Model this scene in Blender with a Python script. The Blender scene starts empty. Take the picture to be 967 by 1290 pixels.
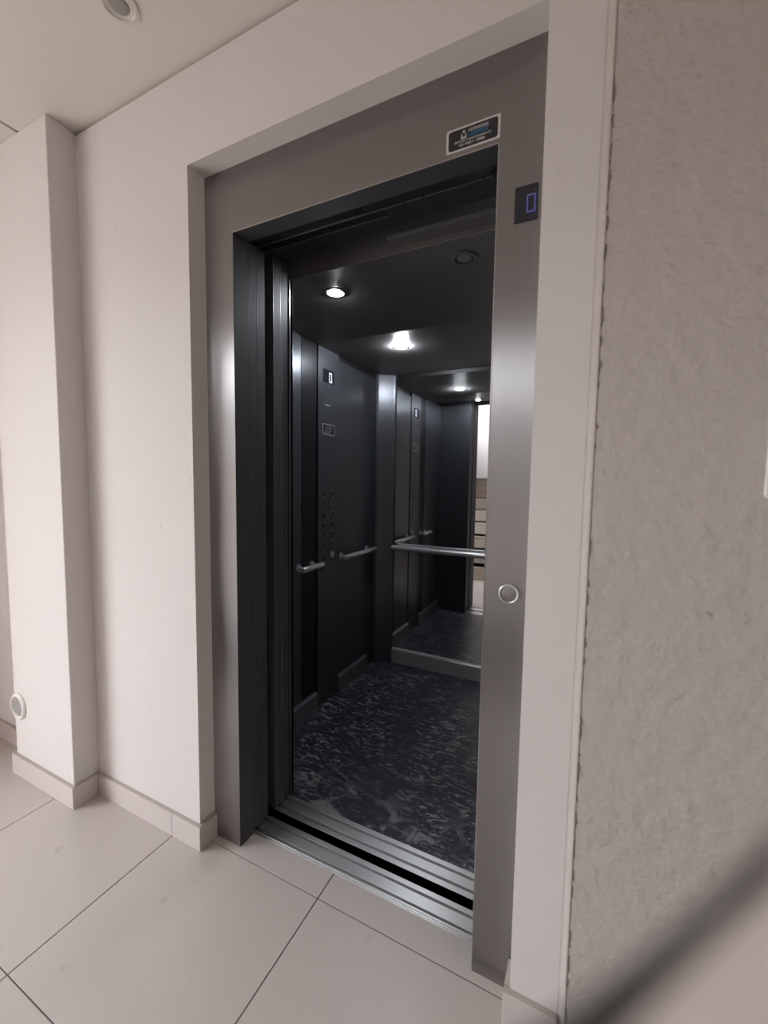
import bpy, bmesh, math, random
from mathutils import Vector, Matrix, Euler

S = bpy.context.scene
COL = S.collection
PI = math.pi
R = math.radians

# ------------------------------------------------------------------ helpers
def link(o):
    COL.objects.link(o)
    return o

def box(bm, x0, x1, y0, y1, z0, z1):
    v = [bm.verts.new(p) for p in ((x0, y0, z0), (x1, y0, z0), (x1, y1, z0), (x0, y1, z0),
                                   (x0, y0, z1), (x1, y0, z1), (x1, y1, z1), (x0, y1, z1))]
    for f in ((3, 2, 1, 0), (4, 5, 6, 7), (0, 1, 5, 4), (1, 2, 6, 5), (2, 3, 7, 6), (3, 0, 4, 7)):
        bm.faces.new([v[i] for i in f])
    return bm

def prism(bm, poly, axis, a, b):
    """extrude a 2-D polygon along axis from a to b. axis x: (y,z); y: (x,z); z: (x,y)"""
    def P(p, t):
        return {'x': (t, p[0], p[1]), 'y': (p[0], t, p[1]), 'z': (p[0], p[1], t)}[axis]
    A = [bm.verts.new(P(p, a)) for p in poly]
    B = [bm.verts.new(P(p, b)) for p in poly]
    n = len(poly)
    bm.faces.new(A[::-1])
    bm.faces.new(B)
    for i in range(n):
        bm.faces.new((A[i], A[(i + 1) % n], B[(i + 1) % n], B[i]))
    return bm

def lathe(bm, prof, seg=48, M=None):
    """revolve (r,z) profile about local Z"""
    rings = []
    for r, z in prof:
        if r < 1e-6:
            rings.append([bm.verts.new((0, 0, z))])
        else:
            rings.append([bm.verts.new((r * math.cos(2 * PI * k / seg), r * math.sin(2 * PI * k / seg), z)) for k in range(seg)])
    for a, b in zip(rings, rings[1:]):
        for k in range(seg):
            k2 = (k + 1) % seg
            if len(a) == 1 and len(b) == 1:
                continue
            if len(a) == 1:
                bm.faces.new((a[0], b[k], b[k2]))
            elif len(b) == 1:
                bm.faces.new((a[k2], a[k], b[0]))
            else:
                bm.faces.new((a[k], b[k], b[k2], a[k2]))
    if M is not None:
        bmesh.ops.transform(bm, matrix=M, verts=bm.verts)
    return bm

def tube(bm, pts, r, seg=16, cap=True):
    pts = [Vector(p) for p in pts]
    rings = []
    for i, p in enumerate(pts):
        d = (pts[min(i + 1, len(pts) - 1)] - pts[max(i - 1, 0)]).normalized()
        up = Vector((0, 0, 1)) if abs(d.z) < .9 else Vector((0, 1, 0))
        u = d.cross(up).normalized()
        w = d.cross(u).normalized()
        rr = r[i] if isinstance(r, (list, tuple)) else r
        rings.append([bm.verts.new(p + (u * math.cos(2 * PI * k / seg) + w * math.sin(2 * PI * k / seg)) * rr) for k in range(seg)])
    for a, b in zip(rings, rings[1:]):
        for k in range(seg):
            bm.faces.new((a[k], a[(k + 1) % seg], b[(k + 1) % seg], b[k]))
    if cap:
        bm.faces.new(rings[0][::-1])
        bm.faces.new(rings[-1])
    return bm

def rrect(w, h, r, n=6):
    """rounded rectangle outline centred on 0"""
    out = []
    for cx, cy, a0 in ((w / 2 - r, h / 2 - r, 0), (-w / 2 + r, h / 2 - r, 90), (-w / 2 + r, -h / 2 + r, 180), (w / 2 - r, -h / 2 + r, 270)):
        for k in range(n + 1):
            a = R(a0 + 90 * k / n)
            out.append((cx + r * math.cos(a), cy + r * math.sin(a)))
    return out

def obj(name, bm, mat, parent=None, bevel=0, smooth=False, seg=2):
    bmesh.ops.recalc_face_normals(bm, faces=bm.faces)
    me = bpy.data.meshes.new(name)
    bm.to_mesh(me)
    bm.free()
    o = link(bpy.data.objects.new(name, me))
    me.materials.append(mat)
    if smooth:
        for p in me.polygons:
            p.use_smooth = True
        me.set_sharp_from_angle(angle=R(35))
    if bevel:
        m = o.modifiers.new('bevel', 'BEVEL')
        m.width = bevel
        m.segments = seg
        m.limit_method = 'ANGLE'
        m.angle_limit = R(40)
    if parent:
        o.parent = parent
        o.matrix_parent_inverse = parent.matrix_world.inverted()
    return o

def tag(o, label, cat, group=None):
    o['label'] = label
    o['category'] = cat
    if group:
        o['group'] = group
    return o

def thing(name, label, cat, loc=(0, 0, 0), group=None):
    o = link(bpy.data.objects.new(name, None))
    o.empty_display_size = .05
    o.location = loc
    o.matrix_world = Matrix.Translation(loc)
    return tag(o, label, cat, group)

def struct(name, bm, mat, bevel=0, label=None, smooth=False):
    o = obj(name, bm, mat, None, bevel, smooth)
    o['kind'] = 'structure'
    if label:
        o['label'] = label
    return o

def letters(name, body, size, mat, M, parent, depth=.0004, width=None, bold=0.0):
    cu = bpy.data.curves.new('tmp_text', 'FONT')
    cu.body = body
    cu.size = size
    cu.align_x = 'CENTER'
    cu.align_y = 'CENTER'
    cu.extrude = depth
    cu.offset = bold
    t = link(bpy.data.objects.new('tmp_text', cu))
    bpy.context.view_layer.update()
    dg = bpy.context.evaluated_depsgraph_get()
    me = bpy.data.meshes.new_from_object(t.evaluated_get(dg))
    bpy.data.objects.remove(t)
    bpy.data.curves.remove(cu)
    if width:
        xs = [v.co.x for v in me.vertices]
        s = width / (max(xs) - min(xs))
        for v in me.vertices:
            v.co.x *= s
    me.transform(M)
    me.name = name
    me.materials.clear()
    me.materials.append(mat)
    o = link(bpy.data.objects.new(name, me))
    o.parent = parent
    o.matrix_parent_inverse = parent.matrix_world.inverted()
    return o

def face_front(x, y, z):      # local XY plane seen from -Y
    return Matrix(((1, 0, 0, x), (0, 0, -1, y), (0, 1, 0, z), (0, 0, 0, 1)))

def face_side(x, y, z):       # local XY plane seen from +X
    return Matrix(((0, 0, 1, x), (1, 0, 0, y), (0, 1, 0, z), (0, 0, 0, 1)))

# ------------------------------------------------------------------ materials
def srgb(r, g, b):
    f = lambda c: (c / 255 / 12.92) if c / 255 <= .04045 else ((c / 255 + .055) / 1.055) ** 2.4
    return (f(r), f(g), f(b), 1)

def mat(name, col, rough=.5, metal=0.0, spec=.5, coat=0, aniso=0, tangent=None):
    m = bpy.data.materials.new(name)
    m.use_nodes = True
    p = m.node_tree.nodes['Principled BSDF']
    p.inputs['Base Color'].default_value = col if len(col) == 4 else (*col, 1)
    p.inputs['Roughness'].default_value = rough
    p.inputs['Metallic'].default_value = metal
    p.inputs['Specular IOR Level'].default_value = spec
    p.inputs['Coat Weight'].default_value = coat
    if aniso:
        p.inputs['Anisotropic'].default_value = aniso
        if tangent:
            c = m.node_tree.nodes.new('ShaderNodeCombineXYZ')
            for i in range(3):
                c.inputs[i].default_value = tangent[i]
            m.node_tree.links.new(c.outputs[0], p.inputs['Tangent'])
    return m

def nodes(m):
    nt = m.node_tree
    return nt, nt.nodes, nt.links, nt.nodes['Principled BSDF']

def objcoord(nt, scale=(1, 1, 1), rot=(0, 0, 0)):
    g = nt.nodes.new('ShaderNodeNewGeometry')
    mp = nt.nodes.new('ShaderNodeMapping')
    mp.inputs['Scale'].default_value = scale
    mp.inputs['Rotation'].default_value = rot
    nt.links.new(g.outputs['Position'], mp.inputs['Vector'])
    return mp.outputs['Vector']

def noise(nt, vec, scale, detail=4, rough=.5, dist=0):
    n = nt.nodes.new('ShaderNodeTexNoise')
    n.inputs['Scale'].default_value = scale
    n.inputs['Detail'].default_value = detail
    n.inputs['Roughness'].default_value = rough
    n.inputs['Distortion'].default_value = dist
    nt.links.new(vec, n.inputs['Vector'])
    return n.outputs['Fac']

def ramp(nt, fac, stops):
    r = nt.nodes.new('ShaderNodeValToRGB')
    e = r.color_ramp.elements
    while len(e) < len(stops):
        e.new(.5)
    for el, (p, c) in zip(e, stops):
        el.position = p
        el.color = c if len(c) == 4 else (*c, 1)
    nt.links.new(fac, r.inputs['Fac'])
    return r.outputs['Color']

def mixc(nt, fac, a, b, mode='MIX'):
    m = nt.nodes.new('ShaderNodeMix')
    m.data_type = 'RGBA'
    m.blend_type = mode
    for s, v in ((m.inputs[0], fac), (m.inputs[6], a), (m.inputs[7], b)):
        if hasattr(v, 'links'):
            nt.links.new(v, s)
        else:
            s.default_value = v
    return m.outputs[2]

def math_(nt, op, a, b=0.0, c=0.0):
    m = nt.nodes.new('ShaderNodeMath')
    m.operation = op
    for s, v in zip(m.inputs, (a, b, c)):
        if hasattr(v, 'links'):
            nt.links.new(v, s)
        else:
            s.default_value = v
    return m.outputs[0]

def bump(nt, h, strength, dist):
    b = nt.nodes.new('ShaderNodeBump')
    b.inputs['Strength'].default_value = strength
    b.inputs['Distance'].default_value = dist
    nt.links.new(h, b.inputs['Height'])
    nt.links.new(b.outputs[0], nt.nodes['Principled BSDF'].inputs['Normal'])

def plaster(name, col, tex=1.0, speck=0.0):
    m = mat(name, col, .8, spec=.25)
    nt, N, L, p = nodes(m)
    v = objcoord(nt)
    big = noise(nt, v, 2.2, 4)
    fine = noise(nt, v, 85, 5, .6)
    c = mixc(nt, big, tuple(x * .97 for x in col[:3]) + (1,), tuple(min(1, x * 1.03) for x in col[:3]) + (1,))
    if speck:
        sp = noise(nt, objcoord(nt, (1, 1, .6)), 42, 3, .55, .6)
        patch = noise(nt, v, 3.1, 3)
        k = math_(nt, 'MULTIPLY', ramp(nt, sp, [(.70, (0, 0, 0, 1)), (.76, (1, 1, 1, 1))]), ramp(nt, patch, [(.48, (0, 0, 0, 1)), (.60, (1, 1, 1, 1))]))
        c = mixc(nt, math_(nt, 'MULTIPLY', k, speck), c, srgb(120, 108, 102))
    L.new(c, p.inputs['Base Color'])
    mid = noise(nt, v, 28, 3)
    h = math_(nt, 'ADD', math_(nt, 'MULTIPLY', fine, .4), mid)
    bump(nt, h, .35 * tex, .004)
    return m

M_wall = plaster('wall_paint', srgb(216, 210, 207), .8, .3)
M_wallr = plaster('wall_paint_rough', srgb(187, 179, 173), 3.2, .7)
M_ceil = plaster('ceiling_paint', srgb(218, 212, 206), .12)
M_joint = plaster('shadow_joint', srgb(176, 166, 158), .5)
M_hall = plaster('hall_paint', srgb(216, 208, 202), .5)
M_stair = plaster('stair_stone', srgb(172, 160, 148), .1)
M_grout = mat('grout', srgb(96, 86, 80), .9)
M_shaft = mat('shaft_dark', (.012, .012, .014), .8)

# floor tile: pale polished porcelain
M_tile = mat('floor_tile', srgb(214, 203, 194), .3, spec=.45)
nt, N, L, p = nodes(M_tile)
v = objcoord(nt)
L.new(mixc(nt, noise(nt, v, 3, 4), srgb(180, 171, 164), srgb(192, 183, 176)), p.inputs['Base Color'])
L.new(ramp(nt, noise(nt, v, 9, 3), [(.3, (.27,) * 3), (.7, (.36,) * 3)]), p.inputs['Roughness'])
M_skirt = mat('skirting_tile', srgb(200, 190, 186), .35, spec=.4)

def brushed(name, col, rough, aniso, tan, metal=1.0, grain=(900, 900, 2)):
    m = mat(name, col, rough, metal, aniso=aniso, tangent=tan)
    nt, N, L, p = nodes(m)
    g = noise(nt, objcoord(nt, grain), 1, 2)
    L.new(mixc(nt, g, tuple(c * .93 for c in col[:3]) + (1,), tuple(c * 1.06 for c in col[:3]) + (1,)), p.inputs['Base Color'])
    return m

M_steel = brushed('brushed_steel', (.37, .358, .357, 1), .37, 1.0, (1, 0, 0))
M_jambin = brushed('dark_return_steel', (.075, .075, .081, 1), .6, .0, (0, 0, 1), metal=.3)
M_doorst = brushed('door_panel_steel', (.075, .075, .081, 1), .6, .0, (0, 0, 1), metal=.3)
M_line = mat('rail_edge', (.34, .34, .34), .4, .8)
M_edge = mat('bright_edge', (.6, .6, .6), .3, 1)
M_cab = brushed('car_panel_charcoal', (.10, .105, .118, 1), .32, .5, (0, 1, 0), metal=.7)
M_cabf = brushed('car_front_charcoal', (.10, .105, .118, 1), .32, .5, (1, 0, 0), metal=.7)
M_cabd = brushed('car_panel_black', (.03, .03, .034, 1), .32, .5, (0, 1, 0), metal=.7)
M_cabceil = mat('car_ceiling_black_steel', (.15, .145, .145), .45, .4)
M_chrome = mat('polished_rail_steel', (.70, .70, .70), .28, .75)
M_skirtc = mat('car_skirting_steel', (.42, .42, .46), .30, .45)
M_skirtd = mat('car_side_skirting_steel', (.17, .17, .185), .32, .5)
M_mirror = mat('mirror_silver', (.86, .87, .87), .0, 1)
M_black = mat('black_plastic', (.012, .012, .014), .35)
M_blackm = mat('black_metal', (.022, .022, .022), .5, .5)
M_alu = brushed('sill_aluminium', (.80, .80, .80, 1), .38, .7, (0, 1, 0), grain=(2, 900, 900))
M_white = mat('white_plastic', srgb(225, 222, 218), .4)
M_grayp = mat('grey_plastic', srgb(150, 146, 142), .5)
M_disp = mat('display_glass', srgb(42, 42, 50), .12)
M_stkw = mat('sticker_border', srgb(205, 200, 195), .45)
M_stkb = mat('sticker_black', srgb(33, 34, 38), .4)
M_stkblue = mat('sticker_blue', srgb(48, 108, 140), .4)
M_stkgrey = mat('sticker_lettering', srgb(190, 188, 186), .4)

def emit(name, col, s):
    m = bpy.data.materials.new(name)
    m.use_nodes = True
    p = m.node_tree.nodes['Principled BSDF']
    p.inputs['Base Color'].default_value = (*col, 1)
    p.inputs['Emission Color'].default_value = (*col, 1)
    p.inputs['Emission Strength'].default_value = s
    return m

M_led = emit('led_lamp_lit', (.90, .95, 1), 640)
M_rim = emit('led_added_glow', (.90, .95, 1), 2800)
M_off = mat('led_lamp_off', srgb(120, 118, 116), .3)
M_dblue = emit('blue_digit', srgb(84, 88, 158)[:3], .40)
M_dwhite = emit('white_digit', (.8, .85, .95), .4)

# car floor: black stone-look vinyl with grey streaked flecks
M_cfloor = mat('car_floor_stone', (.01, .01, .012), .34, spec=.5)
nt, N, L, p = nodes(M_cfloor)
v = objcoord(nt, (.62, 1.5, 1), (0, 0, R(-28)))
fl = noise(nt, v, 25, 9, .64, 1.3)
fl2 = noise(nt, objcoord(nt, (.55, 1.8, 1), (0, 0, R(-32))), 44, 5, .6, 1.0)
pt = noise(nt, objcoord(nt), 3.4, 5, .55, .6)
k1 = ramp(nt, fl, [(.53, (0, 0, 0)), (.62, (1, 1, 1))])
k2 = ramp(nt, fl2, [(.56, (0, 0, 0)), (.66, (1, 1, 1))])
kp = ramp(nt, pt, [(.36, (.10, .10, .10)), (.62, (1, 1, 1))])
k = math_(nt, 'MINIMUM', math_(nt, 'MULTIPLY', math_(nt, 'ADD', k1, math_(nt, 'MULTIPLY', k2, .8)), kp), 1.0)
sx_ = nt.nodes.new('ShaderNodeSeparateXYZ')      # scuffed pale patches by the threshold
nt.links.new(objcoord(nt), sx_.inputs[0])
near = ramp(nt, sx_.outputs['Y'], [(.27, (1, 1, 1)), (.50, (0, 0, 0))])
wr_ = ramp(nt, noise(nt, objcoord(nt, (1, 1.3, 1)), 9, 6, .6, 1.2), [(.50, (0, 0, 0)), (.60, (.75, .75, .75))])
k = math_(nt, 'MAXIMUM', k, math_(nt, 'MULTIPLY', near, wr_))
base = mixc(nt, noise(nt, objcoord(nt), 2.0, 3), (.019, .018, .026, 1), (.036, .034, .060, 1))
L.new(mixc(nt, k, base, (.32, .315, .32, 1)), p.inputs['Base Color'])
L.new(ramp(nt, fl, [(.3, (.34,) * 3), (.7, (.46,) * 3)]), p.inputs['Roughness'])

# ------------------------------------------------------------------ dimensions (m), from the photograph
W, H = .7965, 2.0                # clear opening of the portal
JL, JR, HT = .1177, .1019, 2.188  # steel faces left, right, top
RV, T = .062, .013               # reveal depth, baseboard thickness
HC = 2.466                       # lobby ceiling
YW = -RV                         # front face of the elevator wall
PX0, PX1, PY = -1.108, -.685, -.153   # pier
ZB = .081
CX0, CX1, CY0, CY1, CZ = -.28, 1.04, .268, 1.576, 1.945   # car interior
XS = 1.003                       # where the thicker right wall section starts

# ------------------------------------------------------------------ setting: lobby shell
bm = bmesh.new()                 # wall with the portal opening
box(bm, -2.35, -JL, YW, .055, 0, 2.455)
box(bm, W + JR, XS + .03, YW, .055, 0, 2.455)
box(bm, -JL, W + JR, YW, .055, HT, 2.455)
box(bm, -2.35, XS + .03, YW + .012, .055, 2.455, 2.75)
struct('wall_front', bm, M_wall)

# thicker rough right section with a rounded sloping left edge
bm = bmesh.new()
N_ = 12
poly = [(XS - .004, YW + .01), (XS - .0035, YW - .0004)]
poly += [(XS - .003 + .0150 * k / N_, YW - .0004 - .0085 * (.5 - .5 * math.cos(PI * k / N_))) for k in range(1, N_ + 1)]
poly += [(XS + .0138, YW - .0070), (XS + .0150, YW - .0066), (XS + .0160, YW - .0082), (1.95, YW - .0085), (1.95, YW + .01)]
prism(bm, poly, 'z', 0, HC)
wr = struct('wall_right', bm, M_wallr, 0, None, True)
random.seed(7)
bm = bmesh.new()                 # broken dark crack beside the ridge
z = .02
while z < 2.0:
    L_ = random.uniform(.006, .05)
    if random.random() < .72:
        n = max(2, int(L_ / .006))
        pts = [(XS + .0142 + random.uniform(-.0016, .0022), z + L_ * i / n, random.uniform(.0004, .0016)) for i in range(n + 1)]
        A_ = [(x - w, zz) for x, zz, w in pts] + [(x + w, zz) for x, zz, w in reversed(pts)]
        prism(bm, A_, 'y', YW - .0092, YW - .0060)
    z += L_ + random.uniform(.002, .03)
obj('plaster_crack', bm, mat('crack_dirt', srgb(128, 117, 111), .9), wr)

bm = bmesh.new()                 # pier on the left
box(bm, PX0, PX1, PY, YW + .002, 0, HC)
struct('wall_pier', bm, M_wall, .004)

bm = bmesh.new()                 # lobby ceiling, with a joint running out from the pier
box(bm, -.862, 1.95, -1.15, YW + .012, HC, HC + .05)
box(bm, -2.35, -.874, -1.15, YW + .012, HC, HC + .05)
box(bm, -2.35, 1.95, -2.5, -1.15, HC, HC + .05)
box(bm, -.874, -.862, -1.15, YW + .012, HC + .008, HC + .05)
o = struct('ceiling', bm, M_ceil)
bm = bmesh.new()
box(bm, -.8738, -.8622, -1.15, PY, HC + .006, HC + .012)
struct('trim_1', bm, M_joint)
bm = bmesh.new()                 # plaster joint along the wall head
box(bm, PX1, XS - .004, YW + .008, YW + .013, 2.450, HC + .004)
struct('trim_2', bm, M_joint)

# lobby floor: tiles over a grout bed
bm = bmesh.new()
xs = [-2.36, -1.93, -1.362, -.7985, -.2445, .337, .905, 1.473, 1.95]
ys = [-2.5, -2.18, -1.615, -1.062, -.5365, -.0255, .0635]
g = .0016
for i in range(len(xs) - 1):
    for j in range(len(ys) - 1):
        box(bm, xs[i] + g, xs[i + 1] - g, ys[j] + g, ys[j + 1] - (g if j < len(ys) - 2 else 0), -.02, 0)
floor = struct('floor', bm, M_tile, .0006)
bm = bmesh.new()
box(bm, -2.36, 1.95, -2.5, .0635, -.05, -.0022)
o = obj('grout_bed', bm, M_grout, floor)

# other lobby walls (behind and beside the camera; daylight enters on the left)
bm = bmesh.new()
box(bm, 1.95, 2.05, -2.6, .1, 0, 2.75)
struct('wall_side_right', bm, M_hall)
bm = bmesh.new()                 # left wall with the glazed entrance left open to the daylight
box(bm, -1.70, -1.60, -.70, YW + .004, 0, 2.75)  # unseen stub added to shade the niche beside the pier
box(bm, -1.70, -1.60, -2.6, -2.36, 0, 2.75)
box(bm, -1.70, -1.60, -2.36, -.70, 2.40, 2.75)
struct('wall_left', bm, M_wall)
SX0, SX1, SY0, SH, SG, SN = -1.15, .22, -1.15, .165, .26, 8
bm = bmesh.new()                 # wall behind, either side of the stair
box(bm, -2.36, SX0 - .1, -2.6, -2.5, 0, 2.75)
box(bm, SX1 + .1, 2.05, -2.6, -2.5, 0, 2.75)
struct('wall_back', bm, M_hall)
bm = bmesh.new()
yt = SY0 - (SN - 1) * SG
for k in range(SN):
    y1 = SY0 - k * SG
    y0 = y1 - SG if k < SN - 1 else -4.1
    box(bm, SX0, SX1, y0, y1, 0 if k == 0 else k * SH - .02, (k + 1) * SH)
    box(bm, SX0, SX1, y0, y1 + .012, (k + 1) * SH - .028, (k + 1) * SH)
stairs = struct('stairs', bm, M_stair, .004, 'beige stair flight opposite the lift, seen in the car mirror')
bm = bmesh.new()                 # stairwell walls with a landing window opening in the left one
box(bm, SX0 - .1, SX0, -2.8, -1.9, 0, 4.2)
box(bm, SX0 - .1, SX0, -4.1, -2.8, 0, 2.15)
box(bm, SX0 - .1, SX0, -4.1, -2.8, 3.05, 4.2)
box(bm, SX0 - .1, SX0, -4.1, -3.9, 2.15, 3.05)
box(bm, SX0 - .07, SX0 - .03, -4.05, -2.8, 2.34, 2.385)
box(bm, SX0 - .1, SX0, -1.9, -1.15, HC, 4.2)
struct('wall_stair_left', bm, M_wall)
bm = bmesh.new()
box(bm, SX1, SX1 + .1, -4.1, -2.2, 0, 4.2)
box(bm, SX1, SX1 + .1, -2.2, -1.15, HC, 4.2)
struct('wall_stair_right', bm, M_wall)
bm = bmesh.new()
box(bm, SX0 - .1, SX1 + .1, -4.2, -4.1, 0, 4.2)
struct('wall_stair_back', bm, M_wall)
bm = bmesh.new()
box(bm, SX0 - .1, SX1 + .1, -4.2, -2.5, 4.2, 4.3)
box(bm, SX0, SX1, -2.5, -1.2, 2.56, 2.62)
struct('ceiling_stair', bm, M_ceil)
bm = bmesh.new()
box(bm, -4.5, 3, -6, -2.6, -.1, -.03)
struct('ground', bm, M_stair)

# hoistway around the car
bm = bmesh.new()
box(bm, -.85, -.80, .055, 1.85, -.6, 2.9)
box(bm, 1.30, 1.35, .055, 1.85, -.6, 2.9)
box(bm, -.85, 1.35, 1.80, 1.85, -.6, 2.9)
box(bm, -.85, 1.35, .05, 1.85, 2.75, 2.9)
box(bm, -.85, 1.35, -.06, 1.85, -.65, -.6)
box(bm, -.85, 1.35, -.06, .06, -.6, -.05)
box(bm, -.85, -.55, .055, .060, -.05, 2.75)
struct('wall_hoistway', bm, M_shaft)

# baseboards (tile skirting with a plaster line on top)
def skirt(name, boxes):
    bm = bmesh.new()
    for b in boxes:
        box(bm, *b, 0, ZB)
    s = struct(name, bm, M_skirt, .0012)
    bm = bmesh.new()
    for x0, x1, y0, y1 in boxes:
        box(bm, x0 + .0005, x1 - .0005, y0 + .003, y1 - .0005, ZB - .001, ZB + .0045)
    obj('plaster_line', bm, M_joint, s)
    return s
e = .0008
skirt('baseboard_left', [(PX1 + T, -.2445 - e, YW - T, YW), (-.2445 + e, -JL + T, YW - T, YW), (-JL, -JL + T, YW, -.001)])
skirt('baseboard_pier', [(PX0 - T, PX1 + T, PY - T, PY), (PX1, PX1 + T, PY, YW - T), (PX0 - T, PX0, PY, YW)])
skirt('baseboard_niche', [(-1.60, PX0 - T, YW - T, YW)])
skirt('baseboard_right', [(W + JR - T, XS - .004, YW - T, YW), (W + JR - T, W + JR, YW, -.001)])

# ------------------------------------------------------------------ portal frame
fr = thing('elevator_door_frame', 'brushed steel elevator door frame set in the white wall recess', 'door frame', (W / 2, .03, 0))
bm = bmesh.new(); box(bm, -JL, 0, 0, .0615, 0, H)
jl = obj('jamb', bm, M_steel, fr)
jl['label'] = 'left steel jamb with a bright sheen'
bm = bmesh.new(); box(bm, W, W + JR, 0, .0615, 0, H)
jr = obj('jamb', bm, M_steel, fr)
jr['label'] = 'right steel jamb carrying the call button'
bm = bmesh.new(); box(bm, -JL, W + JR, 0, .0615, H, HT)
obj('lintel', bm, M_steel, fr)
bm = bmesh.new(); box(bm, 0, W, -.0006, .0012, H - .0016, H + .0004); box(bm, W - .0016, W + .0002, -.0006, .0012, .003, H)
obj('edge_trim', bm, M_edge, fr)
for sx in (0, W):                 # dark inner returns
    bm = bmesh.new()
    box(bm, sx - (.0004 if sx else -.0002), sx + (-.0002 if sx else .0006) , .0015, .0612, .001, H - .002)
    obj('inner_return', bm, M_jambin, fr)
bm = bmesh.new(); box(bm, .001, W - .001, .0015, .0612, H - .0006, H + .0002)
obj('inner_return', bm, M_jambin, fr)

# company sticker on the lintel
stx, stz, stw, sth = .7365, 2.0355, .123, .051
st = thing('company_sticker', 'small black elevator service sticker with pale border above the doorway', 'sticker', (stx, -.0005, stz))
bm = bmesh.new(); prism(bm, [(a, b) for a, b in rrect(stw, sth, .003)], 'z', 0, .0005)
bmesh.ops.transform(bm, matrix=face_front(stx, 0, stz), verts=bm.verts)
obj('sticker_backing', bm, M_stkw, st)
bm = bmesh.new(); prism(bm, rrect(stw - .010, sth - .008, .006), 'z', .0005, .0008)
bmesh.ops.transform(bm, matrix=face_front(stx, 0, stz), verts=bm.verts)
obj('sticker_field', bm, M_stkb, st)
F = lambda dx, dz: face_front(stx + dx, -.0010, stz + dz)
letters('lettering', 'ASCENSORES', .0082, M_stkgrey, F(.0125, .0128), st, .0002, .046, .00012)
letters('lettering', 'UNIMEX', .0135, M_stkblue, F(.0125, .0040), st, .0002, .046, .0004)
letters('lettering', 'SERVICIO Y MANTENIMIENTO', .0062, M_stkgrey, F(0, -.0062), st, .0002, .084, .0001)
letters('lettering', '15-4051-1888', .0078, M_stkgrey, F(-.002, -.0140), st, .0002, .058, .00015)
bm = bmesh.new()                  # little emblem: a figure over a cradle, beside the name
lathe(bm, [(0, .0002), (.0032, .0002), (.0032, -.0002), (0, -.0002)], 20, Matrix.Translation((-.0205, .0122, 0)))
prism(bm, [(-.027, -.003), (-.014, -.003), (-.0145, .0075), (-.017, .0075), (-.017, .0015), (-.0235, .0015), (-.0235, .0075), (-.0265, .0075)], 'z', -.0002, .0002)
bmesh.ops.transform(bm, matrix=F(0, .001), verts=bm.verts)
obj('emblem', bm, M_stkgrey, st)

# floor indicator with a blue 0
ix0, ix1, iz0, iz1 = .835, .884, 1.8185, 1.8925
fi = thing('floor_indicator', 'dark glass floor indicator showing a blue 0 on the right jamb', 'display', ((ix0 + ix1) / 2, 0, (iz0 + iz1) / 2))
bm = bmesh.new(); box(bm, ix0, ix1, -.0025, 0, iz0, iz1)
obj('display_panel', bm, M_disp, fi, .0008)
def seven(bm, x0, x1, z0, z1, t, y0, y1, on='abcdef'):
    zm = (z0 + z1) / 2
    q = .0008
    segs = {'a': (x0 + q, x1 - q, z1 - t, z1), 'd': (x0 + q, x1 - q, z0, z0 + t), 'g': (x0 + q, x1 - q, zm - t / 2, zm + t / 2),
            'b': (x1 - t, x1, zm + q, z1 - q), 'c': (x1 - t, x1, z0 + q, zm - q), 'f': (x0, x0 + t, zm + q, z1 - q), 'e': (x0, x0 + t, z0 + q, zm - q)}
    for s in on:
        a, b, c, d = segs[s]
        box(bm, a, b, y0, y1, c, d)
    return bm
bm = seven(bmesh.new(), .8605, .8790, 1.8345, 1.8715, .0028, -.0030, -.0024)
obj('digit', bm, M_dblue, fi)

# call button
cb = thing('call_button', 'round steel call button with bright ring on the right jamb', 'button', (.853, 0, .993))
bm = lathe(bmesh.new(), [(.0222, 0), (.0222, .003), (.0205, .0042), (.0190, .0036), (.0186, .0008), (.0186, 0)], 48, face_front(.853, 0, .993))
obj('button_ring', bm, M_chrome, cb, smooth=True)
bm = lathe(bmesh.new(), [(.0186, 0), (.0186, .0012), (.017, .0018), (0, .0014)], 48, face_front(.853, 0, .993))
obj('button_cap', bm, M_steel, cb, smooth=True)

# ------------------------------------------------------------------ sills
def sill(name, label, y0, y1, x0, x1, prof, zb):
    bm = bmesh.new()
    prism(bm, [(y0, zb)] + [(y, z) for y, z in prof] + [(y1, zb)], 'x', x0, x1)
    o = obj(name, bm, M_alu, None, .0006)
    return tag(o, label, 'sill')
def grooves(y0, y1, gs, d=.011, z=.0):
    out = [(y0, z)]
    for a, b in gs:
        out += [(a, z), (a + .0004, z - d), (b - .0004, z - d), (b, z)]
    out.append((y1, z))
    return out
sill('landing_sill', 'grooved aluminium landing sill beside the pale floor tiles', .0640, .1480, -.06, W + .0, [(.064, -.003), (.0685, -.003), (.0690, -.0008), (.0735, -.0008), (.0738, -.0018), (.0745, -.0018), (.0748, .001)] + grooves(.0748, .148, [(.0810, .0890), (.1235, .1325)], .026, .001)[1:], -.05)
sill('car_sill', 'grooved aluminium car sill along the edge of the dark car floor', .1800, .2660, -.03, W + .03, grooves(.180, .266, [(.1985, .2085), (.2395, .2500)], .026, .001), -.05)

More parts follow.
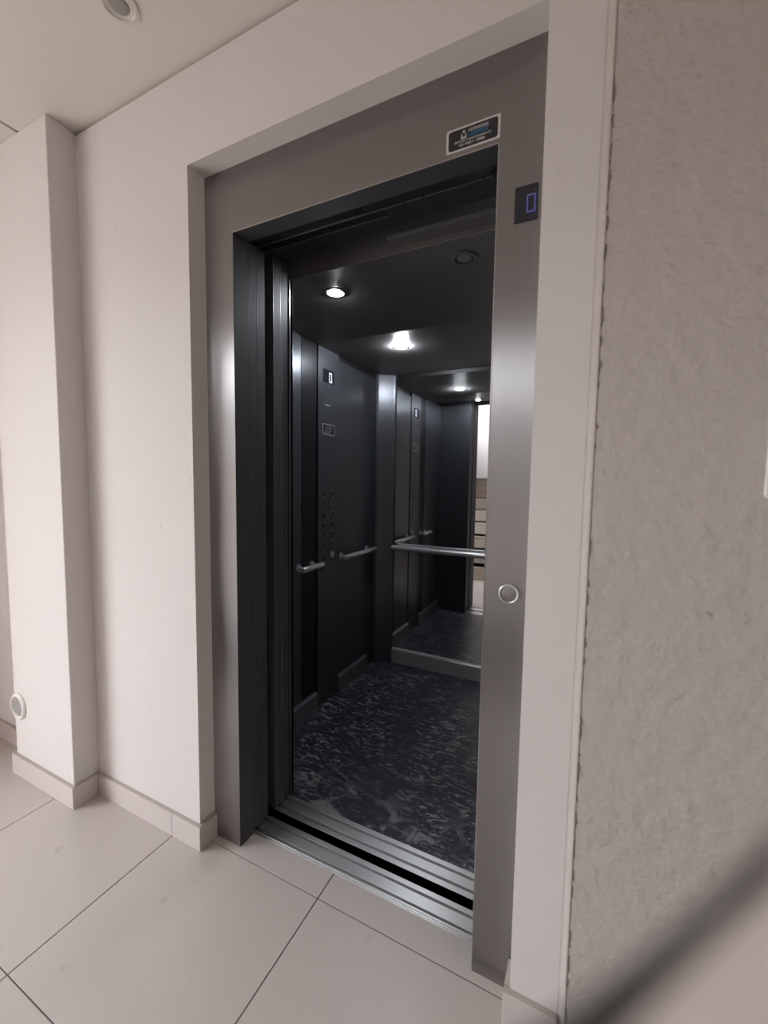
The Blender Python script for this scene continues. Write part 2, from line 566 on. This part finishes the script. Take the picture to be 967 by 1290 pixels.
# ------------------------------------------------------------------ doors, slid open behind the left jamb
ld = thing('landing_door', 'dark steel telescopic landing door slid open behind the left jamb', 'door', (-.25, .1, 0))
for y0, y1, xe in ((.0655, .1025, -.002), (.1060, .1425, -.0035)):
    bm = bmesh.new(); box(bm, xe - .46, xe, y0, y1, .006, 2.006)
    q = obj('door_panel', bm, M_doorst, ld, .0012)
    obj('edge_trim', box(bmesh.new(), xe - .0012, xe + .0006, y0 + .0004, y0 + .0020, .01, 2.0), M_line, q)
cd = thing('car_door', 'dark steel telescopic car door slid open against the car entrance', 'door', (-.25, .22, 0))
for y0, y1, xe in ((.1830, .2200, -.002), (.2225, .2630, -.004)):
    bm = bmesh.new(); box(bm, xe - .46, xe, y0, y1, .006, 2.018)
    q = obj('door_panel', bm, M_doorst, cd, .0012)
    obj('edge_trim', box(bmesh.new(), xe - .0012, xe + .0006, y0 + .0004, y0 + .0022, .01, 2.01), M_line, q)

hd = thing('door_operator', 'black door track and hanger plates above the open doorway', 'door track', (.4, .15, 2.05))
M_olive = mat('track_plate_olive', (.032, .031, .026), .5, .3)
M_soffit = mat('track_soffit', (.045, .045, .047), .3, .5)
def plate(name, m, x0, x1, y0, y1, z0, z1, b=0):
    return obj(name, box(bmesh.new(), x0, x1, y0, y1, z0, z1), m, hd, b)
plate('track_cover', M_blackm, -.5, 1.1, .1045, .1065, 2.012, 2.30)
plate('hanger_plate', M_soffit, .404, 1.1, .0632, .1040, 2.0090, 2.0140)
plate('hanger_plate', M_blackm, -.3, .4035, .0715, .1040, 2.0125, 2.30)
plate('guide_rail', M_line, .404, 1.1, .0618, .0630, 2.0085, 2.0140)
plate('guide_rail', M_line, -.3, .4035, .0700, .0712, 2.0095, 2.0140)
for x0, x1 in ((-.3, .520), (.524, .575), (.580, .735), (.741, 1.1)):
    plate('rail_segment', M_line, x0, x1, .1082, .1100, 2.0075, 2.0110)
pl_ = bmesh.new()
prism(pl_, [(.1120, 2.010), (.2050, 2.022), (.2050, 2.027), (.1120, 2.015)], 'x', .455, 1.1)
obj('coupler_plate', pl_, M_olive, hd)
plate('guide_rail', M_line, -.3, .464, .1580, .1594, 2.0185, 2.0215)
pl_ = bmesh.new()
prism(pl_, [(-.3, .1600), (.462, .1600), (.452, .170), (.455, .178), (.440, .183), (.436, .196), (.420, .2000), (.416, .2140), (-.3, .2140)], 'z', 2.0195, 2.023)
obj('coupler_plate', pl_, M_olive, hd)
bm = bmesh.new()
lathe(bm, [(0, -.006), (.008, -.006), (.008, .006), (0, .006)], 16, face_front(.770, .086, 1.9985))
obj('stop_roller', bm, M_black, hd)

# ------------------------------------------------------------------ elevator car
car = thing('elevator_car', 'open elevator car with charcoal steel panels and black stone floor', 'elevator car', (.38, .92, 0))
bm = bmesh.new(); box(bm, CX0 - .03, CX1 + .03, .2662, CY1 + .03, -.06, 0)
obj('car_floor', bm, M_cfloor, car)
bm = bmesh.new()
prism(bm, [(.2905, 1.983), (.84, CZ), (CY1 + .03, CZ), (CY1 + .03, 2.03), (.2905, 2.03)], 'x', CX0 - .03, CX1 + .03)
obj('car_ceiling', bm, M_cabceil, car)
bm = bmesh.new(); box(bm, CX0 - .03, CX1 + .03, .2945, .300, 1.986, 2.3); box(bm, .4065, CX1 + .03, .2380, .2945, 2.001, 2.012)
obj('header', bm, M_cabceil, car, .0006)
bm = bmesh.new(); box(bm, .4065, CX1 + .03, .2365, .2378, 1.9995, 2.012); box(bm, CX0, CX1, .2890, .2903, 1.982, 1.986)
obj('header_edge', bm, mat('header_edge', (.30, .30, .30), .4, .8), car)
bm = bmesh.new()                   # shell behind the panels
box(bm, CX0 - .05, CX0 - .012, .268, CY1 + .03, 0, CZ + .04)
box(bm, CX1 + .012, CX1 + .05, .268, CY1 + .03, 0, CZ + .04)
box(bm, CX0 - .03, CX1 + .03, CY1 + .006, CY1 + .03, 0, CZ + .04)
obj('shell', bm, M_black, car)
# left side: front wall panel, narrow panel blackened as a dark reflection, wall panel
bm = bmesh.new(); box(bm, CX0 - .012, CX0, .289, .704, .002, 1.97)
obj('wall_panel', bm, M_cab, car, .0015)
bm = bmesh.new(); box(bm, CX0 - .012, CX0 - .001, .706, .838, .002, CZ)
bl = obj('wall_panel', bm, M_cabd, car, .0015)
bl['label'] = 'narrow panel coloured black for a dark reflection, beside the button column'
bm = bmesh.new(); box(bm, CX0 - .012, CX0, 1.041, 1.503, .002, 1.916)
obj('wall_panel', bm, M_cab, car, .0015)
# front returns either side of the entrance
bm = bmesh.new(); box(bm, CX0, -.0015, .2685, .289, .002, 1.980)
obj('front_return', bm, M_cabf, car, .0015)
bm = bmesh.new(); box(bm, W + .03, CX1, .2685, .289, .002, 1.980)
obj('front_return', bm, M_cabf, car, .0015)
# corner posts
def post(sx):
    f = (lambda x: x) if sx < 0 else (lambda x: CX0 + CX1 - x)
    bm = bmesh.new()
    prism(bm, [(f(a), b) for a, b in [(CX0 - .01, 1.505), (CX0 + .004, 1.505), (CX0 + .018, 1.509), (CX0 + .100, 1.560), (CX0 + .111, 1.566), (CX0 + .117, 1.576), (CX0 + .117, 1.582), (CX0 - .01, 1.582)]], 'z', .002, CZ)
    return bm
obj('corner_post', post(-1), M_cabf, car, .001)
obj('corner_post', post(1), M_cabf, car, .001)
# right side panels
for y0, y1 in ((.289, .704), (.706, 1.10), (1.102, 1.503)):
    bm = bmesh.new(); box(bm, CX1, CX1 + .012, y0, y1, .002, 1.926)
    obj('wall_panel', bm, M_cab, car, .0015)
# skirtings
bm = bmesh.new(); prism(bm, [(CX0, 0), (CX0 + .018, 0), (CX0 + .018, .088), (CX0 + .010, .1), (CX0, .1)], 'y', .290, .825)
obj('skirting', bm, M_skirtd, car)
bm = bmesh.new(); prism(bm, [(CX0, 0), (CX0 + .018, 0), (CX0 + .018, .088), (CX0 + .010, .1), (CX0, .1)], 'y', 1.043, 1.385)
obj('skirting', bm, M_skirtd, car)
bm = bmesh.new(); prism(bm, [(CX1, 0), (CX1 - .018, 0), (CX1 - .018, .088), (CX1 - .010, .1), (CX1, .1)], 'y', .290, 1.503)
obj('skirting', bm, M_skirtc, car)
bm = bmesh.new(); prism(bm, [(CY1, 0), (CY1 - .020, 0), (CY1 - .020, .090), (CY1 - .0165, .099), (CY1 - .006, .103), (CY1, .103)], 'x', CX0 + .117, CX1 - .117)
rs = obj('skirting', bm, M_skirtc, car)
bm = bmesh.new(); prism(bm, [(CY1 - .0205, .0895), (CY1 - .0170, .0992), (CY1 - .0060, .1034), (CY1 - .0060, .1038), (CY1 - .0176, .0998), (CY1 - .0214, .0895)], 'x', CX0 + .118, CX1 - .118)
obj('skirting_lip', bm, M_chrome, rs)
# vertical trims along the entrance edge
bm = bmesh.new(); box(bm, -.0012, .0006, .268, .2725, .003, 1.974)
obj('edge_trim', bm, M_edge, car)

mi = bmesh.new(); box(mi, CX0 + .119, CX1 - .119, CY1 - .003, CY1 + .003, .1035, 1.920)
tag(obj('mirror', mi, M_mirror), 'large wall mirror on the rear of the elevator car', 'mirror')

# car operating panel
cx = CX0 + .006
cop = thing('control_panel', 'charcoal full height button panel on the left car wall', 'control panel', (CX0, .94, 0))
bm = bmesh.new(); box(bm, CX0 - .011, cx, .8395, 1.0395, .0025, CZ - .001)
obj('face_plate', bm, M_cab, cop, .0015)
bm = bmesh.new(); box(bm, cx, cx + .0015, .883, .988, 1.768, 1.838)
obj('display_panel', bm, M_disp, cop, .0006)
bm = bmesh.new()
def seven_side(bm, y0, y1, z0, z1, t, x0, x1, on):
    tmp = seven(bmesh.new(), y0, y1, z0, z1, t, 0, 1, on)
    for f in tmp.faces:
        bm.faces.new([bm.verts.new((x0 + (x1 - x0) * v.co.y, v.co.x, v.co.z)) for v in f.verts])
    tmp.free()
seven_side(bm, .9370, .9640, 1.7735, 1.826, .0064, cx + .0015, cx + .0025, 'abcdef')
obj('digit', bm, M_dwhite, cop)
bm = bmesh.new()
prism(bm, rrect(.052, .007, .003), 'z', 0, .0006)
bmesh.ops.transform(bm, matrix=face_side(cx, .925, 1.652), verts=bm.verts)
obj('emergency_light', bm, M_grayp, cop)
bm = bmesh.new(); box(bm, cx, cx + .0016, .879, .996, 1.493, 1.551)
obj('rating_plate', bm, M_skirtc, cop, .0005)
bm = bmesh.new(); box(bm, cx + .0014, cx + .0019, .884, .991, 1.498, 1.546)
obj('plate_field', bm, M_cabd, cop)
bm = bmesh.new()                     # unreadable engraved lines on the plate
for z, a, b in ((1.536, .905, .968), (1.526, .900, .975), (1.514, .895, .960), (1.506, .890, .955)):
    box(bm, cx + .0018, cx + .0021, a, b, z - .0018, z + .0018)
obj('plate_lines', bm, M_grayp, cop)
M_btncap = mat('button_cap_dark', (.05, .05, .055), .3, .9)
def ring(r, y, z):
    return lathe(bmesh.new(), [(r, 0), (r, .003), (r - .002, .0042), (r - .0036, .0034), (r - .004, .0006), (r - .004, 0)], 24, face_side(cx, y, z))
def button(y, z, r, cap, key=False):
    b = obj('button', lathe(bmesh.new(), [(r - .004, 0), (r - .004, .002), (r - .006, .003), (0, .003)], 24, face_side(cx, y, z)), cap, cop, smooth=True)
    obj('button_ring', ring(r, y, z), M_skirtd if not key else M_chrome, b, smooth=True)
ya, yb = .893, .979
for z in (1.176, 1.124):
    button(ya, z, .0185, M_black); button(yb, z, .0185, M_black)
for k in range(4):
    z = 1.060 - k * .0545
    button(ya, z, .0185, M_btncap); button(yb, z + .002, .0185, M_btncap)
button(ya, .826, .0185, M_btncap); button(ya, .776, .0185, M_btncap)
button(yb, .833, .0165, M_grayp, True)

# hand rails
def wall_rail(y0, y1, label):
    x = CX0 + .050
    h = thing('handrail', label, 'handrail', (CX0, (y0 + y1) / 2, .806), 'steel handrails in the car')
    bm = tube(bmesh.new(), [(x, y0, .806), (x, y0 + .003, .806), (x, y1 - .003, .806), (x, y1, .806)], [.0125, .0145, .0145, .0125], 20)
    obj('rail_tube', bm, M_chrome, h, smooth=True)
    for y in (y0 + .035, y1 - .035):
        bm = tube(bmesh.new(), [(CX0 + .0005, y, .806), (CX0 + .004, y, .806), (CX0 + .0045, y, .806), (x, y, .806)], [.02, .02, .009, .009], 16)
        obj('bracket', bm, M_skirtc, h, smooth=True)
wall_rail(.647, .826, 'short steel handrail on the left car wall before the button panel')
wall_rail(1.045, 1.425, 'longer steel handrail on the left car wall beyond the button panel')
h = thing('handrail', 'long polished steel handrail across the rear mirror', 'handrail', (.4, CY1, .806), 'steel handrails in the car')
yr = CY1 - .052
bm = tube(bmesh.new(), [(CX0 + .122, yr, .806), (CX0 + .125, yr, .806), (CX1 - .125, yr, .806), (CX1 - .122, yr, .806)], [.015, .0175, .0175, .015], 24)
obj('rail_tube', bm, M_chrome, h, smooth=True)
for x in (CX0 + .37, CX1 - .37):
    bm = tube(bmesh.new(), [(x, CY1 - .003, .806), (x, CY1 - .007, .806), (x, CY1 - .0075, .806), (x, yr, .806)], [.02, .02, .009, .009], 16)
    obj('bracket', bm, M_skirtc, h, smooth=True)

# downlights: ring, cone, lamp
def downlight(name, x, y, z, r, lit, label, group, ringm, conem, lampm, ls=.48, rim=False):
    t = thing(name, label, 'ceiling light', (x, y, z), group)
    D = Matrix(((1, 0, 0, x), (0, -1, 0, y), (0, 0, -1, z - .0004), (0, 0, 0, 1)))      # local +Z points down
    lip = .0050
    bm = lathe(bmesh.new(), [(r, 0), (r, .004), (r * .96, lip * .85), (r * .90, lip), (r * .80, lip), (r * .74, lip * .6), (r * .70, .001), (r * .70, 0)], 40, D)
    if rim:                       # raised trim: glowing band added in the gap to throw light arcs on the walls
        for v in bm.verts:
            v.co.z -= .0045
    obj('trim_ring', bm, ringm, t, smooth=True)
    if rim:
        obj('added_glow_band', lathe(bmesh.new(), [(r * .78, .0004), (r * .78, .0046)], 40, D), M_rim, t, smooth=True)
    bm = lathe(bmesh.new(), [(r * .70, .0030), (r * .62, .0010), (r * .46, .0004)], 40, D)
    obj('reflector', bm, conem, t, smooth=True)
    dome = [(r * ls * math.cos(R(a)), .0004 + .0115 * math.sin(R(a))) for a in range(0, 90, 10)] + [(0, .0119)]
    bm = lathe(bmesh.new(), dome if lit else [(r * .56, .0004), (r * .50, .0022), (r * .25, .0030), (0, .0032)], 32, D)
    obj('lamp', bm, lampm, t, smooth=True)
    return t
G = 'downlights in the car ceiling'
downlight('downlight', .097, .424, 1.9743, .042, True, 'small lit downlight near the front left of the car ceiling', G, M_cabceil, M_chrome, M_led, .34)
downlight('downlight', .611, .392, 1.9766, .042, False, 'dark unlit downlight near the front right of the car ceiling', G, M_cabceil, M_black, M_off)
downlight('downlight', .106, 1.030, CZ, .042, True, 'brightest lit downlight at the rear left of the car ceiling', G, M_cabceil, M_chrome, M_led, .48, True)
M_whitem = mat('white_enamel', srgb(214, 206, 198), .35)
downlight('downlight', -.136, -.245, HC, .046, False, 'white unlit downlight in the lobby ceiling above the door', None, M_whitem, M_whitem, M_grayp)

# ------------------------------------------------------------------ small wall fittings
so = thing('wall_socket', 'round white wall socket low on the pier by the floor', 'socket', (-1.068, PY, .298))
A = face_front(-1.068, PY, .298)
obj('cover_ring', lathe(bmesh.new(), [(.056, 0), (.056, .004), (.051, .009), (.043, .010), (.040, .006), (.040, 0)], 48, A), M_white, so, smooth=True)
obj('insert', lathe(bmesh.new(), [(.040, 0), (.040, .0045), (.037, .0055), (.014, .0030), (0, .0030)], 48, A), M_grayp, so, smooth=True)
bm = bmesh.new()
for dx in (-.011, .011):
    lathe(bm, [(0, .0034), (.0035, .0034), (.0035, .0046), (0, .0046)], 12, None)
bm.free()

sw = thing('light_switch', 'white wall switch plate at the right edge of the rough wall', 'switch', (1.34, YW - .0085, 1.30))
bm = bmesh.new(); prism(bm, rrect(.122, .142, .010), 'z', 0, .009)
bmesh.ops.transform(bm, matrix=face_front(1.336, YW - .0085, 1.300), verts=bm.verts)
obj('cover_plate', bm, M_white, sw, .002)
bm = bmesh.new(); prism(bm, rrect(.044, .066, .003), 'z', .009, .012)
bmesh.ops.transform(bm, matrix=face_front(1.336, YW - .0085, 1.300), verts=bm.verts)
obj('rocker', bm, M_white, sw, .001)

# ------------------------------------------------------------------ light: daylight through the entrance and the landing window
w = bpy.data.worlds.new('sky')
S.world = w
w.use_nodes = True
bg = w.node_tree.nodes['Background']
wn = w.node_tree
tc = wn.nodes.new('ShaderNodeTexCoord')
sp = wn.nodes.new('ShaderNodeSeparateXYZ')
wn.links.new(tc.outputs['Generated'], sp.inputs[0])
sky = ramp(wn, sp.outputs['Z'], [(0.0, (.21, .20, .19, 1)), (.03, (.24, .24, .24, 1)), (.165, (.27, .27, .275, 1)), (.20, (.9, .94, 1, 1)), (.36, (.75, .8, .86, 1)), (.6, (.55, .58, .63, 1)), (1.0, (.40, .43, .48, 1))])
wn.links.new(sky, bg.inputs['Color'])
bg.inputs['Strength'].default_value = 17.0

def portal(name, loc, rot, sx, sy):
    l = bpy.data.lights.new(name, 'AREA')
    l.shape = 'RECTANGLE'
    l.size, l.size_y = sx, sy
    l.cycles.is_portal = True
    o = link(bpy.data.objects.new(name, l))
    o.location = loc
    o.rotation_euler = rot
    return o
portal('entrance_daylight', (-1.61, -1.53, 1.2), (0, R(-90), 0), 2.4, 1.66)
portal('landing_daylight', (SX0 - .09, -3.41, 2.6), (0, R(-90), 0), .9, 1.22)

# ------------------------------------------------------------------ camera
cd_ = bpy.data.cameras.new('camera')
cam = link(bpy.data.objects.new('camera', cd_))
cd_.sensor_fit = 'VERTICAL'
cd_.sensor_height = 24
cd_.lens = 526.18 / 1290 * 24
cd_.clip_start = .003
yaw, pit, rol = R(26.0956), R(-4.3111), R(.836)
fwd = Vector((-math.sin(yaw) * math.cos(pit), math.cos(yaw) * math.cos(pit), math.sin(pit)))
rt = Vector((math.cos(yaw), math.sin(yaw), 0))
up = rt.cross(fwd)
r2 = rt * math.cos(rol) + up * math.sin(rol)
u2 = -rt * math.sin(rol) + up * math.cos(rol)
CP = Vector((1.0108, -.9884, 1.2519))
M = Matrix((r2, u2, -fwd)).transposed().to_4x4()
M.translation = CP
cam.matrix_world = M
cd_.dof.use_dof = True
cd_.dof.focus_distance = 1.6
cd_.dof.aperture_fstop = 9.79 / 5.0

# ------------------------------------------------------------------ hand of the photographer, a fingertip by the lens
def loc(x, y, z):
    return CP + r2 * x + u2 * y + fwd * z
chains = [
    [(.105, -.105, -.035, .024), (.094, -.062, -.012, .020)],
    [('w', 1), (.083, -.004, .006, .0105), (.050, -.019, .029, .0088), (.031, -.036, .0305, .0082), (.014, -.051, .030, .0074)],
    [('w', 1), (.089, -.024, .004, .0105), (.062, -.047, .027, .0090), (.042, -.064, .029, .0082), (.024, -.078, .027, .0073)],
    [('w', 1), (.092, -.044, .000, .0100), (.066, -.070, .022, .0084), (.047, -.086, .024, .0077), (.030, -.098, .022, .0070)],
    [('w', 1), (.092, -.064, -.006, .0090), (.072, -.088, .013, .0074), (.057, -.101, .015, .0067), (.043, -.110, .013, .0060)],
    [('w', 0), (.086, -.070, -.036, .0130), (.064, -.050, -.042, .0098), (.040, -.038, -.040, .0085)],
]
vs, es, rad = [], [], []
for c in chains:
    prev = None
    for q in c:
        if q[0] == 'w':
            prev = q[1]
            continue
        vs.append(loc(q[0] + .0026, q[1] - .0028, q[2])); rad.append(q[3])
        if prev is not None:
            es.append((prev, len(vs) - 1))
        prev = len(vs) - 1
vs.append(loc(.112, -.20, -.075)); rad.append(.029); es.append((0, len(vs) - 1))
me = bpy.data.meshes.new('hand')
me.from_pydata(vs, es, [])
hand = link(bpy.data.objects.new('hand', me))
sk = hand.modifiers.new('skin', 'SKIN')
sk.use_smooth_shade = True
for i, v in enumerate(me.skin_vertices[0].data):
    v.radius = (rad[i], rad[i])
    v.use_root = (i == 1)
hand.modifiers.new('smooth', 'SUBSURF').levels = 2
hand.modifiers['smooth'].render_levels = 2
M_skin = mat('skin', srgb(172, 160, 152), .5, spec=.35)
M_skin.node_tree.nodes['Principled BSDF'].inputs['Subsurface Weight'].default_value = .15
M_skin.node_tree.nodes['Principled BSDF'].inputs['Subsurface Radius'].default_value = (.006, .003, .002)
me.materials.append(M_skin)
bm = tube(bmesh.new(), [loc(.110, -.165, -.062), loc(.1105, -.170, -.064), loc(.112, -.20, -.076), loc(.117, -.30, -.125), loc(.122, -.40, -.17), loc(.1225, -.405, -.172)], [.034, .036, .037, .043, .049, .046], 24)
M_sleeve = mat('sleeve_cloth', srgb(120, 116, 114), .9)
obj('sleeve', bm, M_sleeve, hand, smooth=True)
bm = tube(bmesh.new(), [loc(-.004, -.0610, .0362), loc(.008, -.0545, .0364), loc(.0175, -.0470, .0365), loc(.0235, -.0412, .0366), loc(.0290, -.0358, .0367), loc(.0350, -.0295, .0367), loc(.046, -.0180, .0360)], [.0040, .0034, .0025, .0016, .0011, .0008, .0006], 16)  # dark cord added beside the finger to draw its shaded edge
tag(obj('shaded_edge_band', bm, mat('shaded_edge_dark', srgb(58, 55, 53), .9), None, smooth=True), 'dark blurred band added along the pale fingertip as its shaded edge', 'shaded edge')
tag(hand, 'blurred pale fingertip of a hand in the lower right corner', 'hand')
S.camera = cam

S.view_settings.view_transform = 'Standard'
S.view_settings.look = 'None'
S.view_settings.exposure = 0.0
S.view_settings.gamma = 1
S.view_settings.use_curve_mapping = False
S.cycles.use_denoising = True
S.cycles.max_bounces = 12
S.cycles.diffuse_bounces = 6
S.cycles.glossy_bounces = 6
S.cycles.sample_clamp_indirect = 6
